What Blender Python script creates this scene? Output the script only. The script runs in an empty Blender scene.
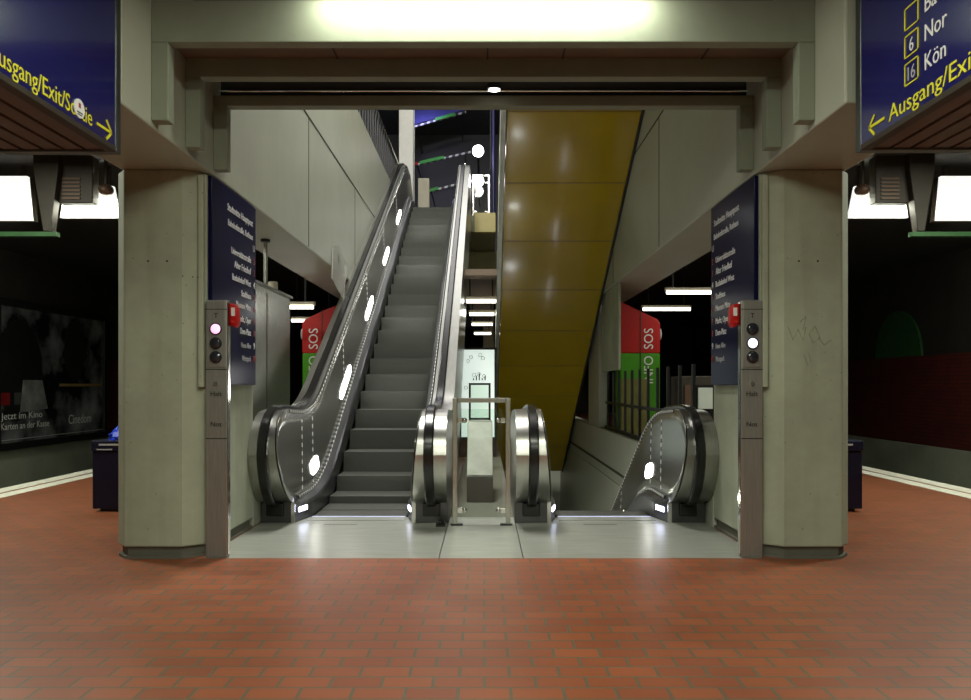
import bpy, bmesh, math, random
from mathutils import Vector, Matrix
random.seed(7)
sc = bpy.context.scene
COL = sc.collection
F, VX, VY, H = 752.0, 484.5, 385.0, 1.25
T30 = math.tan(math.radians(30))

def P(px, py, Y):                       # where a point seen at px,py lies when it is Y metres away
    return Vector(((px - VX) * Y / F, Y, H + (VY - py) * Y / F))

# ------------------------------------------------------------------ materials
def new_mat(name):
    m = bpy.data.materials.new(name); m.use_nodes = True
    nt = m.node_tree
    return m, nt, nt.nodes['Principled BSDF'], nt.nodes, nt.links

def plain(name, col, rough=0.5, metal=0.0, var=0.12, scale=6.0, bump=0.0, spec=0.5, stretch=(1, 1, 1), alpha=None, trans=0.0, coat=0.0):
    m, nt, b, N, L = new_mat(name)
    tc = N.new('ShaderNodeTexCoord'); mp = N.new('ShaderNodeMapping'); mp.inputs['Scale'].default_value = stretch
    L.new(tc.outputs['Object'], mp.inputs['Vector'])
    nz = N.new('ShaderNodeTexNoise'); nz.inputs['Scale'].default_value = scale; nz.inputs['Detail'].default_value = 6
    L.new(mp.outputs['Vector'], nz.inputs['Vector'])
    cr = N.new('ShaderNodeValToRGB')
    cr.color_ramp.elements[0].position = 0.3; cr.color_ramp.elements[1].position = 0.7
    cr.color_ramp.elements[0].color = (*[c * (1 - var) for c in col], 1)
    cr.color_ramp.elements[1].color = (*[min(1, c * (1 + var)) for c in col], 1)
    L.new(nz.outputs['Fac'], cr.inputs['Fac']); L.new(cr.outputs['Color'], b.inputs['Base Color'])
    b.inputs['Roughness'].default_value = rough; b.inputs['Metallic'].default_value = metal
    b.inputs['Specular IOR Level'].default_value = spec
    if coat: b.inputs['Coat Weight'].default_value = coat; b.inputs['Coat Roughness'].default_value = 0.08
    if trans: b.inputs['Transmission Weight'].default_value = trans
    if bump:
        bp = N.new('ShaderNodeBump'); bp.inputs['Strength'].default_value = bump; bp.inputs['Distance'].default_value = 0.02
        L.new(nz.outputs['Fac'], bp.inputs['Height']); L.new(bp.outputs['Normal'], b.inputs['Normal'])
    return m

def emit(name, col, strength, base=(0.8, 0.8, 0.8)):
    m, nt, b, N, L = new_mat(name)
    b.inputs['Base Color'].default_value = (*base, 1)
    b.inputs['Emission Color'].default_value = (*col, 1); b.inputs['Emission Strength'].default_value = strength
    return m

def concrete(name, col, rough=0.75, pores=True, stain=0.16, streak=.15):
    m, nt, b, N, L = new_mat(name)
    tc = N.new('ShaderNodeTexCoord')
    n1 = N.new('ShaderNodeTexNoise'); n1.inputs['Scale'].default_value = 1.3; n1.inputs['Detail'].default_value = 8; n1.inputs['Roughness'].default_value = .65
    L.new(tc.outputs['Object'], n1.inputs['Vector'])
    cr = N.new('ShaderNodeValToRGB'); cr.color_ramp.elements[0].position = .3; cr.color_ramp.elements[1].position = .72
    cr.color_ramp.elements[0].color = (*[c * (1 - stain) for c in col], 1)
    cr.color_ramp.elements[1].color = (*[c * (1 + stain * .7) for c in col], 1)
    L.new(n1.outputs['Fac'], cr.inputs['Fac'])
    mp = N.new('ShaderNodeMapping'); mp.inputs['Scale'].default_value = (9, 9, .7)
    L.new(tc.outputs['Object'], mp.inputs['Vector'])
    n2 = N.new('ShaderNodeTexNoise'); n2.inputs['Scale'].default_value = 1.0; n2.inputs['Detail'].default_value = 5
    L.new(mp.outputs['Vector'], n2.inputs['Vector'])
    c2 = N.new('ShaderNodeValToRGB'); c2.color_ramp.elements[0].position = .25; c2.color_ramp.elements[1].position = .5
    c2.color_ramp.elements[0].color = (.78, .77, .72, 1); c2.color_ramp.elements[1].color = (1, 1, 1, 1)
    L.new(n2.outputs['Fac'], c2.inputs['Fac'])
    mx = N.new('ShaderNodeMixRGB'); mx.blend_type = 'MULTIPLY'; mx.inputs[0].default_value = streak
    L.new(cr.outputs['Color'], mx.inputs[1]); L.new(c2.outputs['Color'], mx.inputs[2])
    last = mx
    if pores:
        v = N.new('ShaderNodeTexVoronoi'); v.inputs['Scale'].default_value = 13
        L.new(tc.outputs['Object'], v.inputs['Vector'])
        c3 = N.new('ShaderNodeValToRGB'); c3.color_ramp.elements[0].position = .045; c3.color_ramp.elements[1].position = .075
        c3.color_ramp.elements[0].color = (.35, .34, .3, 1); c3.color_ramp.elements[1].color = (1, 1, 1, 1)
        L.new(v.outputs['Distance'], c3.inputs['Fac'])
        m2 = N.new('ShaderNodeMixRGB'); m2.blend_type = 'MULTIPLY'; m2.inputs[0].default_value = .8
        L.new(mx.outputs['Color'], m2.inputs[1]); L.new(c3.outputs['Color'], m2.inputs[2]); last = m2
    L.new(last.outputs['Color'], b.inputs['Base Color'])
    b.inputs['Roughness'].default_value = rough; b.inputs['Specular IOR Level'].default_value = .3
    bp = N.new('ShaderNodeBump'); bp.inputs['Strength'].default_value = .25; bp.inputs['Distance'].default_value = .01
    L.new(n1.outputs['Fac'], bp.inputs['Height']); L.new(bp.outputs['Normal'], b.inputs['Normal'])
    return m

def bricks(name, c1, c2, mortar, bw, bh, ms, axes='XY', rough=.45, bump=.4):
    m, nt, b, N, L = new_mat(name)
    tc = N.new('ShaderNodeTexCoord'); sp = N.new('ShaderNodeSeparateXYZ'); cb = N.new('ShaderNodeCombineXYZ')
    L.new(tc.outputs['Object'], sp.inputs[0])
    L.new(sp.outputs[axes[0]], cb.inputs[0]); L.new(sp.outputs[axes[1]], cb.inputs[1])
    br = N.new('ShaderNodeTexBrick'); L.new(cb.outputs[0], br.inputs['Vector'])
    br.inputs['Color1'].default_value = (*c1, 1); br.inputs['Color2'].default_value = (*c2, 1); br.inputs['Mortar'].default_value = (*mortar, 1)
    br.inputs['Scale'].default_value = 1; br.inputs['Brick Width'].default_value = bw; br.inputs['Row Height'].default_value = bh
    br.inputs['Mortar Size'].default_value = ms; br.inputs['Mortar Smooth'].default_value = .2
    nz = N.new('ShaderNodeTexNoise'); nz.inputs['Scale'].default_value = 1.6; nz.inputs['Detail'].default_value = 7
    L.new(tc.outputs['Object'], nz.inputs['Vector'])
    cr = N.new('ShaderNodeValToRGB'); cr.color_ramp.elements[0].position = .3; cr.color_ramp.elements[1].position = .7
    cr.color_ramp.elements[0].color = (.72, .70, .68, 1); cr.color_ramp.elements[1].color = (1.0, 1, 1, 1)
    L.new(nz.outputs['Fac'], cr.inputs['Fac'])
    mx = N.new('ShaderNodeMixRGB'); mx.blend_type = 'MULTIPLY'; mx.inputs[0].default_value = .8
    L.new(br.outputs['Color'], mx.inputs[1]); L.new(cr.outputs['Color'], mx.inputs[2])
    L.new(mx.outputs['Color'], b.inputs['Base Color'])
    b.inputs['Roughness'].default_value = rough
    bp = N.new('ShaderNodeBump'); bp.inputs['Strength'].default_value = bump; bp.inputs['Distance'].default_value = .004; bp.invert = True
    L.new(br.outputs['Fac'], bp.inputs['Height']); L.new(bp.outputs['Normal'], b.inputs['Normal'])
    return m

def ribbed(name, col, rough, metal, freq, axis='X', depth=.5, dark=.55):
    m, nt, b, N, L = new_mat(name)
    tc = N.new('ShaderNodeTexCoord'); w = N.new('ShaderNodeTexWave'); w.wave_type = 'BANDS'; w.bands_direction = axis
    w.inputs['Scale'].default_value = freq; L.new(tc.outputs['Object'], w.inputs['Vector'])
    cr = N.new('ShaderNodeValToRGB'); cr.color_ramp.elements[0].color = (*[c * dark for c in col], 1); cr.color_ramp.elements[1].color = (*col, 1)
    L.new(w.outputs['Fac'], cr.inputs['Fac']); L.new(cr.outputs['Color'], b.inputs['Base Color'])
    b.inputs['Roughness'].default_value = rough; b.inputs['Metallic'].default_value = metal
    bp = N.new('ShaderNodeBump'); bp.inputs['Strength'].default_value = depth; bp.inputs['Distance'].default_value = .004
    L.new(w.outputs['Fac'], bp.inputs['Height']); L.new(bp.outputs['Normal'], b.inputs['Normal'])
    return m

def dots(name, axis, freq):
    m, nt, b, N, L = new_mat(name)
    tc = N.new('ShaderNodeTexCoord'); w = N.new('ShaderNodeTexWave'); w.wave_type = 'BANDS'; w.bands_direction = axis
    w.inputs['Scale'].default_value = freq; L.new(tc.outputs['Object'], w.inputs['Vector'])
    cr = N.new('ShaderNodeValToRGB'); cr.color_ramp.interpolation = 'CONSTANT'
    cr.color_ramp.elements[0].color = (.03, .03, .03, 1); cr.color_ramp.elements[1].position = .5; cr.color_ramp.elements[1].color = (.62, .62, .58, 1)
    L.new(w.outputs['Fac'], cr.inputs['Fac']); L.new(cr.outputs['Color'], b.inputs['Base Color'])
    b.inputs['Roughness'].default_value = .45
    return m

M = dict(
    concrete=concrete('light_concrete', (.36, .385, .285), streak=.45, stain=.24),
    concrete_wall=concrete('smooth_wall_concrete', (.36, .375, .30), rough=.42, pores=False, stain=.08),
    concrete_rib=concrete('rib_concrete', (.23, .255, .19), pores=False),
    concrete_dark=concrete('track_concrete', (.30, .32, .25)),
    plinth=concrete('plinth_concrete', (.12, .115, .09)),
    floor=bricks('red_clinker_pavers', (.29, .078, .026), (.225, .058, .021), (.10, .09, .055), .215, .115, .0075, 'XY', .42),
    redwall=bricks('dark_red_brick', (.115, .014, .009), (.085, .011, .008), (.035, .01, .008), .25, .08, .008, 'YZ', .6),
    plate=plain('grey_landing_plate', (.285, .295, .255), .33, .25, .16, 9, .08, stretch=(.35, 3, 1)),
    strip=plain('pale_tactile_strip', (.66, .65, .55), .7, 0, .12, 14, .2),
    steel=plain('brushed_steel', (.50, .50, .44), .27, .8, .08, 5, .02, stretch=(1, 1, 14)),
    steel_h=plain('brushed_steel_deck', (.42, .42, .39), .28, 1, .08, 5, .015, stretch=(10, 1, 1)),
    steel_dark=plain('dark_polished_steel', (.36, .36, .33), .24, .9, .07, 3, .015),
    steel_skirt=plain('skirt_steel', (.12, .12, .125), .32, .9, .08, 5, .02),
    stele=plain('brushed_steel_post', (.30, .295, .265), .36, .55, .1, 5, .02, stretch=(14, 14, 1)),
    chrome=plain('chrome', (.8, .79, .76), .12, 1, .03),
    rubber=plain('black_rubber', (.008, .008, .008), .22, 0, .1, 5),
    black=plain('black_paint', (.008, .008, .008), .5, 0, .2),
    blackmetal=plain('black_metal', (.012, .012, .012), .4, .3, .2),
    tread=ribbed('ribbed_step', (.085, .09, .075), .5, .4, 34, 'X', .45, .45),
    brush=plain('skirt_brush', (.02, .02, .02), .6),
    dotted=dots('dotted_strip', 'Y', 4), dotted_v=dots('dotted_joint', 'Z', 4),
    striped=dots('striped_pipe_paint', 'X', 1.6),
    stud=plain('bright_stud', (.75, .74, .70), .25, 1, .05),
    yellow=plain('mustard_panel', (.42, .29, .004), .2, 0, .06, 2, 0, coat=.3),
    seam=plain('dark_joint', (.03, .025, .012), .7),
    blue=plain('navy_sign_face', (.012, .013, .10), .16, 0, .06, 3, 0, coat=.4),
    bluedark=plain('dark_navy_board', (.006, .006, .034), .2, 0, .06, 3, 0, spec=.05),
    signedge=plain('sign_edge_metal', (.10, .11, .11), .35, .8),
    slat=plain('brown_metal_slat', (.10, .055, .032), .5, .2, .1, 5),
    yellowtext=plain('yellow_lettering', (.70, .66, .02), .5, 0, .03),
    whitetext=plain('white_lettering', (.72, .72, .70), .5, 0, .03),
    greytext=plain('grey_lettering', (.40, .40, .40), .5, 0, .03),
    redtext=plain('red_lettering', (.30, .03, .03), .5, 0, .03),
    red=plain('red_lacquer', (.40, .008, .006), .4, 0, .05, 4, spec=.25),
    green=plain('green_lacquer', (.06, .27, .008), .4, 0, .05, 4, spec=.25),
    dark_ceiling=plain('brown_black_surface', (.018, .015, .011), .8, 0, .3, 2, .2),  # brown-black throughout, with slight random variation
    dark_brown=plain('dark_brown_metal', (.035, .027, .018), .55, .2, .2),
    dark_green=plain('dark_green_paint', (.018, .085, .018), .6, 0, .2),
    soffit=concrete('ceiling_board', (.16, .12, .085), pores=False),
    bin=plain('navy_bin_metal', (.005, .005, .022), .35, .2, .1),
    bluebag=plain('blue_plastic_bag', (.01, .04, .5), .35, 0, .2, 9, .3),
    cream=plain('cream_panel', (.42, .37, .14), .5, 0, .06),
    beige=plain('beige_panel', (.45, .42, .32), .6, 0, .06),
    white=plain('white_paint', (.75, .75, .70), .5, 0, .04),
    slate=plain('slate_wall_panel', (.045, .046, .050), .55, 0, .12, .6),
    bluepole=plain('dark_blue_pole_paint', (.02, .02, .09), .4),
    bluepaint=plain('blue_violet_paint', (.09, .09, .42), .5, 0, .1),
    board=plain('printed_board', (.66, .72, .66), .3, 0, .06, 7),
    olive=plain('olive_hoarding', (.13, .12, .02), .5, 0, .15),
    lens_off=plain('dark_lens', (.02, .022, .03), .08, 0, .05, coat=.5),
    lampwhite=emit('lamp_tube_glow', (1, .97, .88), 5),
    lampfront=emit('ceiling_tube_glow', (1, .97, .86), 9),
    globe=emit('globe_glow', (1, .98, .92), 20),
    lens_red=emit('rose_lens_glow', (1, .42, .80), 1.15),
    lens_blue=emit('blue_white_lens_glow', (.72, .78, 1), 1.7),
    skirtlight=emit('blue_white_skirt_glow', (.70, .74, 1), 11),
    comblight=emit('comb_gap_glow', (.5, .55, 1), 1.0),
    oval_glow=emit('balustrade_reflection_glow', (1, .99, .94), 14),  # glow of the ovals that imitate reflections on the panels
    trap=None, glass=None, poster=None)

def trap_mat():
    m, nt, b, N, L = new_mat('tiled_light_diffuser')
    tc = N.new('ShaderNodeTexCoord'); sp = N.new('ShaderNodeSeparateXYZ'); cb = N.new('ShaderNodeCombineXYZ')
    L.new(tc.outputs['Object'], sp.inputs[0]); L.new(sp.outputs['X'], cb.inputs[0]); L.new(sp.outputs['Z'], cb.inputs[1])
    br = N.new('ShaderNodeTexBrick'); L.new(cb.outputs[0], br.inputs['Vector'])
    br.inputs['Color1'].default_value = (1, 1, .93, 1); br.inputs['Color2'].default_value = (.86, .87, .80, 1); br.inputs['Mortar'].default_value = (.72, .72, .66, 1)
    br.inputs['Scale'].default_value = 1; br.inputs['Brick Width'].default_value = .1; br.inputs['Row Height'].default_value = .032; br.inputs['Mortar Size'].default_value = .003
    L.new(br.outputs['Color'], b.inputs['Emission Color']); b.inputs['Emission Strength'].default_value = 1.05
    b.inputs['Base Color'].default_value = (.5, .5, .48, 1)
    return m
M['trap'] = trap_mat()

def glass_mat():
    m, nt, b, N, L = new_mat('clear_glass')
    tr = N.new('ShaderNodeBsdfTransparent'); tr.inputs[0].default_value = (.90, .95, .91, 1)
    gl = N.new('ShaderNodeBsdfGlossy'); gl.inputs['Roughness'].default_value = .03
    fr = N.new('ShaderNodeFresnel'); fr.inputs['IOR'].default_value = 1.5
    mx = N.new('ShaderNodeMixShader'); L.new(fr.outputs[0], mx.inputs[0]); L.new(tr.outputs[0], mx.inputs[1]); L.new(gl.outputs[0], mx.inputs[2])
    L.new(mx.outputs[0], N['Material Output'].inputs['Surface'])
    return m
M['glass'] = glass_mat()

def acrylic_mat():
    m, nt, b, N, L = new_mat('milky_acrylic')
    tr = N.new('ShaderNodeBsdfTransparent'); tr.inputs[0].default_value = (.9, .9, .86, 1)
    mx = N.new('ShaderNodeMixShader'); mx.inputs[0].default_value = .45
    b.inputs['Base Color'].default_value = (.55, .55, .5, 1); b.inputs['Roughness'].default_value = .2
    L.new(tr.outputs[0], mx.inputs[1]); L.new(b.outputs[0], mx.inputs[2]); L.new(mx.outputs[0], N['Material Output'].inputs['Surface'])
    return m
M['acrylic'] = acrylic_mat()

def poster_mat():
    m, nt, b, N, L = new_mat('dark_poster_print')
    tc = N.new('ShaderNodeTexCoord'); nz = N.new('ShaderNodeTexNoise'); nz.inputs['Scale'].default_value = 1.1; nz.inputs['Detail'].default_value = 4
    L.new(tc.outputs['Object'], nz.inputs['Vector'])
    cr = N.new('ShaderNodeValToRGB'); cr.color_ramp.elements[0].position = .42; cr.color_ramp.elements[1].position = .75
    cr.color_ramp.elements[0].color = (.008, .008, .009, 1); cr.color_ramp.elements[1].color = (.34, .35, .36, 1)
    L.new(nz.outputs['Fac'], cr.inputs['Fac']); L.new(cr.outputs['Color'], b.inputs['Base Color'])
    b.inputs['Roughness'].default_value = .25
    return m
M['poster'] = poster_mat()

# ------------------------------------------------------------------ mesh helpers
class MB:
    def __init__(self): self.bm = bmesh.new()
    def box(self, x0, x1, y0, y1, z0, z1):
        if x0 > x1: x0, x1 = x1, x0
        vs = [self.bm.verts.new((x, y, z)) for x in (x0, x1) for y in (y0, y1) for z in (z0, z1)]
        for f in ((0, 1, 3, 2), (4, 6, 7, 5), (0, 4, 5, 1), (2, 3, 7, 6), (0, 2, 6, 4), (1, 5, 7, 3)):
            self.bm.faces.new([vs[i] for i in f])
        return self
    def prism(self, pts, d):               # pts: 3-D polygon, d: extrusion vector
        d = Vector(d); a = [self.bm.verts.new(p) for p in pts]; b = [self.bm.verts.new(Vector(p) + d) for p in pts]
        n = len(pts)
        self.bm.faces.new(a); self.bm.faces.new(list(reversed(b)))
        for i in range(n): self.bm.faces.new((a[i], b[i], b[(i + 1) % n], a[(i + 1) % n]))
        return self
    def sweep(self, rings, closed=False, cap=True):   # list of rings of equal vertex count
        R = [[self.bm.verts.new(p) for p in r] for r in rings]
        n = len(R[0])
        for k in range(len(R) - 1 + (1 if closed else 0)):
            A, B = R[k], R[(k + 1) % len(R)]
            for i in range(n): self.bm.faces.new((A[i], A[(i + 1) % n], B[(i + 1) % n], B[i]))
        if cap and not closed: self.bm.faces.new(list(reversed(R[0]))); self.bm.faces.new(R[-1])
        return self
    def tube(self, pts, r, n=10):
        pts = [Vector(p) for p in pts]; rings = []
        up = Vector((0, 0, 1))
        for i, p in enumerate(pts):
            t = (pts[min(i + 1, len(pts) - 1)] - pts[max(i - 1, 0)]).normalized()
            u = up if abs(t.dot(up)) < .95 else Vector((0, 1, 0))
            a = t.cross(u).normalized(); b = a.cross(t).normalized()
            rings.append([p + a * math.cos(2 * math.pi * k / n) * r + b * math.sin(2 * math.pi * k / n) * r for k in range(n)])
        return self.sweep(rings)
    def bar(self, p, q, w, h, up=(0, 0, 1)):           # rectangular bar from p to q
        p, q = Vector(p), Vector(q); t = (q - p).normalized(); u = Vector(up)
        if abs(t.dot(u)) > .95: u = Vector((0, 1, 0))
        a = t.cross(u).normalized() * w / 2; b = a.cross(t).normalized() * h / 2
        return self.sweep([[c - a - b, c + a - b, c + a + b, c - a + b] for c in (p, q)])
    def ball(self, c, r, sx=1, sy=1, sz=1):
        mt = Matrix.Translation(c) @ Matrix.Diagonal((r * sx, r * sy, r * sz, 1))
        bmesh.ops.create_uvsphere(self.bm, u_segments=20, v_segments=12, radius=1, matrix=mt); return self
    def build(self, name, mat, parent=None, bevel=0.0, smooth=False):
        bmesh.ops.recalc_face_normals(self.bm, faces=self.bm.faces[:])
        me = bpy.data.meshes.new(name)
        if parent is not None:
            o0 = parent
            while o0.parent: o0 = o0.parent
            bmesh.ops.translate(self.bm, verts=self.bm.verts[:], vec=-Vector(o0.location))
        self.bm.to_mesh(me); self.bm.free()
        me.materials.append(M[mat] if isinstance(mat, str) else mat)
        ob = bpy.data.objects.new(name, me); COL.objects.link(ob)
        if parent is not None: ob.parent = parent
        if bevel:
            md = ob.modifiers.new('bevel', 'BEVEL'); md.width = bevel; md.segments = 2; md.limit_method = 'ANGLE'; md.angle_limit = math.radians(40)
        if smooth:
            for p in me.polygons: p.use_smooth = True
            try: me.set_sharp_from_angle(angle=math.radians(38))
            except Exception: pass
        return ob

def thing(name, label, cat, loc, group=None):
    o = bpy.data.objects.new(name, None); COL.objects.link(o); o.location = loc; o.empty_display_size = .2
    o['label'] = label; o['category'] = cat
    if group: o['group'] = group
    return o
def tag(o, label, cat, group=None):
    o['label'] = label; o['category'] = cat
    if group: o['group'] = group
    return o
def struct(o): o['kind'] = 'structure'; return o

def text_bm(body, width=None, height=None, size=1.0):
    cu = bpy.data.curves.new('txt', 'FONT'); cu.body = body; cu.size = size; cu.resolution_u = 3
    ob = bpy.data.objects.new('txt', cu); COL.objects.link(ob)
    dg = bpy.context.evaluated_depsgraph_get(); dg.update()
    me = bpy.data.meshes.new_from_object(ob.evaluated_get(dg))
    bpy.data.objects.remove(ob); bpy.data.curves.remove(cu)
    bm = bmesh.new(); bm.from_mesh(me); bpy.data.meshes.remove(me)
    xs = [v.co.x for v in bm.verts]; x0, x1 = min(xs), max(xs)
    for v in bm.verts: v.co.x -= x0
    w = x1 - x0
    sx = width / w if width else 1
    for v in bm.verts: v.co.x *= sx
    return bm, (width or w)

def lettering(name, body, origin, ax, up, size, mat, parent, width=None, align='L', squeeze=1.0):
    """flat letters of size `size` standing on origin; ax = reading direction, up = letter up"""
    bm, w = text_bm(body, None, None, size)
    k = (width / w) if width else squeeze
    w *= k
    ax, up = Vector(ax).normalized(), Vector(up).normalized(); n = ax.cross(up)
    off = 0 if align == 'L' else (-w if align == 'R' else -w / 2)
    mb = MB(); mb.bm.free(); mb.bm = bm
    geo = bmesh.ops.extrude_face_region(bm, geom=bm.faces[:])
    for v in [g for g in geo['geom'] if isinstance(g, bmesh.types.BMVert)]: v.co.z += .002
    o = Vector(origin)
    for v in bm.verts:
        v.co = o + ax * (v.co.x * k + off) + up * v.co.y + n * v.co.z
    return mb.build(name, mat, parent)

# ------------------------------------------------------------------ camera
cam = bpy.data.cameras.new('camera'); co = bpy.data.objects.new('camera', cam); COL.objects.link(co)
co.location = (0, 0, H); co.rotation_euler = (math.radians(90), 0, 0)
cam.sensor_width = 36; cam.lens = 36 * F / 971; cam.shift_x = 1.0 / 971; cam.shift_y = 35.0 / 971; cam.clip_end = 200
sc.camera = co

# ------------------------------------------------------------------ setting: floor, tracks, ceilings, walls
YF, YC, YEND = 5.43, 7.12, 34.0
WL, WR = -2.03, 2.01
f = MB()
f.box(-5.34, 5.34, -4, YF, -.25, 0)
f.box(-5.34, WL, YF, YEND, -.25, 0); f.box(WR, 5.34, YF, 6.6, -.25, 0); f.box(2.2, 5.34, 6.6, 20, -.25, 0); f.box(WR, 5.34, 20, YEND, -.25, 0)
f.box(WL, -.335, 8.7, YEND, -.25, 0); f.box(-.33, .28, 20, YEND, -.25, 0); f.box(.28, WR, 20, YEND, -.25, 0)
struct(f.build('floor', 'floor'))
struct(MB().box(-.33, .28, YC + .003, 19.99, -.25, 0).build('floor_gap', 'plinth'))
for s, sd in ((-1, 'left'), (1, 'right')):
    t = MB()
    t.box(s * 5.34, s * 5.54, -4, YEND, -.25, .004); t.box(s * 5.60, s * 5.83, -4, YEND, -.25, .004)
    struct(t.build('trim_1' if s < 0 else 'trim_2', 'strip'))
    struct(MB().box(s * 5.54, s * 5.60, -4, YEND, -.25, .002).build('trim_3' if s < 0 else 'trim_4', 'floor'))
    struct(MB().box(s * 5.6, s * 9.4, -4, YEND, -1.3, -1.1).build('floor_track_' + sd, 'concrete_dark'))
    struct(MB().box(s * 9.4, s * 9.7, -4, YEND, -1.3, 3.9).build('wall_' + sd, 'dark_ceiling'))
    struct(MB().box(s * 9.32, s * 9.4, -4, YEND, -1.1, -.03).build('baseboard_' + sd, 'concrete_dark', bevel=.01))
    struct(MB().box(s * 9.35, s * 9.4, -4, YEND, -.03, 1.88).build('wall_brick_' + sd, 'redwall'))
    struct(MB().box(s * 2.62, s * 9.7, -4, YEND, 3.9, 4.2).build('ceiling_' + sd, 'dark_ceiling'))
# dark green arched niche panel painted on the far right track wall
a = [(9.396, 17.05 + 1.0 * math.cos(t) * .95, 1.88 + 1.05 * math.sin(t)) for t in [math.pi * i / 16 for i in range(17)]]
tag(MB().prism(a, (-.05, 0, 0)).build('arched_panel', 'dark_green'), 'dim dark green arched panel above the red brick band of the right track wall', 'panel')
struct(MB().box(-9.4, 9.4, YEND, YEND + .3, -1.3, 3.9).build('wall_back', 'dark_ceiling'))
struct(MB().box(-9.7, 9.7, -4.3, -4, -1.3, 4.2).build('wall_front', 'concrete_dark'))
struct(MB().box(-2.62, 2.62, -4, 4.46, 3.9, 4.2).build('ceiling_front', 'soffit'))

# landing plates
for nm, x0, x1, lb in (('landing_plate', WL, -.333, 'left grey metal floor plate in front of the rising escalator'),
                       ('landing_plate', -.327, .277, 'narrow middle grey metal floor plate in front of the glass barrier'),
                       ('landing_plate', .283, WR, 'right grey metal floor plate in front of the descending escalator')):
    e = 6.80 if 'narrow' not in lb else 7.12
    tag(MB().box(x0, x1, YF, e, -.06, 0).build(nm, 'plate', bevel=.003), lb, 'floor plate', 'floor plates before the escalators')
struct(MB().box(WL, WR, YF, 20, -.3, -.25).box(WL, .28, YF, 20, -.3, -.25).build('floor_base', 'concrete_dark') if False else
       MB().box(WL, -.33, YF, 8.7, -.3, -.26).build('floor_pit', 'concrete_dark'))

# side walls of the stairwell: beams that carry on as the concrete walls of the upper opening
for s, sd, xw in ((-1, 'left', -2.0), (1, 'right', 1.985)):
    struct(MB().box(xw, s * 2.62, 4.14, 19.5, 2.80, 5.6).build('wall_well_' + sd, 'concrete_wall', bevel=.012))
    j = MB()
    e = .004
    for yy in ((8.55,), (11.6,), (14.6,)):
        j.box(xw - s * e, xw + s * .01, yy[0] - .008, yy[0] + .008, 2.82, 4.3)
    j.box(xw - s * e, xw + s * .01, 5.8, 19.4, 4.29, 4.31)
    struct(j.build('trim_5' if s < 0 else 'trim_6', 'seam'))
# formwork slab ends and upper storey shell
struct(MB().box(-2.0, 2.0, 5.70, 5.85, 3.42, 9.6).build('wall_upper_front', 'dark_ceiling'))  # brown-black so the slot stays dark; its shade is put into the colour
struct(MB().box(-2.0, .28, 18.4, 27, 5.0, 5.4).build('floor_upper', 'concrete_dark'))
struct(MB().box(-9, -2.62, 4.2, 27, 5.2, 5.4).build('floor_upper_left', 'concrete_dark'))
struct(MB().box(2.62, 9, 4.2, 27, 5.2, 5.4).build('floor_upper_right', 'concrete_dark'))
struct(MB().box(-9, 9, 26, 26.3, 5.4, 9.9).build('wall_upper_back', 'slate'))
struct(MB().box(-9.3, -9, 4.2, 26.3, 5.2, 9.9).build('wall_upper_left', 'slate'))
struct(MB().box(9, 9.3, 4.2, 26.3, 5.2, 9.9).build('wall_upper_right', 'slate'))
struct(MB().box(-9.3, 9.3, 5.7, 26.3, 9.9, 10.1).build('ceiling_upper', 'slate'))
struct(MB().box(-9.3, -2.0, 5.5, 5.7, 5.4, 9.9).box(2.0, 9.3, 5.5, 5.7, 5.4, 9.9).build('wall_upper_side', 'concrete_dark'))
# cream slab edge at the head of the stairwell and the grey beam below it
tag(MB().box(-.25, .27, 18.2, 18.4, 4.95, 5.42).build('slab_edge_panel', 'cream', bevel=.01), 'cream yellow slab edge panel below the upper landing barrier', 'panel')
tag(MB().box(-2.0, 1.985, 21, 21.4, 3.65, 4.98).build('cross_beam', 'concrete'), 'grey concrete cross beam seen deep between the two escalators', 'beam')

# nested concrete ceiling frames
for Y, lb in ((4.51, 'front concrete ceiling frame, lit white along its top'),
              (5.02, 'middle concrete ceiling frame, second from the front'),
              (5.54, 'rear concrete ceiling frame, closest to the escalators')):
    t = thing('ceiling_frame', lb, 'ceiling frame', (0, Y, 3.3), 'concrete ceiling frames')
    MB().box(-2.0, 1.985, Y, Y + .088, 3.307, 3.56 if Y < 4.6 else (3.45 if Y < 5.2 else 3.385)).build('crossbar', 'concrete_rib', t, .006)
    MB().box(-2.0, -1.898, Y, Y + .088, 2.838, 3.307).build('drop_bracket', 'concrete_rib', t, .006)
    MB().box(1.883, 1.985, Y, Y + .088, 2.838, 3.307).build('drop_bracket', 'concrete_rib', t, .006)
c = MB().box(-2.0, 1.985, 4.6, 5.018, 3.43, 3.55)
struct(c.build('ceiling_middle', 'soffit'))
j = MB()
for x in (-.98, .02, .52, 1.45): j.box(x - .006, x + .006, 4.62, 5.02, 3.425, 3.431)
struct(j.build('trim_7', 'seam'))
struct(MB().box(-2.0, 1.985, 4.46, 5.7, 3.9, 4.2).build('ceiling_slot', 'dark_ceiling'))
tag(MB().tube([(-1.9, 5.38, 3.353), (1.88, 5.38, 3.353)], .006).build('ceiling_rail', 'chrome'), 'thin bright rail running through the dark slot between ceiling frames', 'rail')
t = thing('slot_lamp', 'small glowing lamp in the dark slot between the ceiling frames', 'lamp', (.068, 5.34, 3.35))
MB().ball((.068, 5.34, 3.345), .016, 2.6, 1, .8).build('bulb', emit('slot_bulb_glow', (1, .97, .9), 14), t, smooth=True)
MB().box(.02, .116, 5.33, 5.37, 3.358, 3.40).build('housing', 'blackmetal', t)
for x in (-1.75, 1.7): pass

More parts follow.
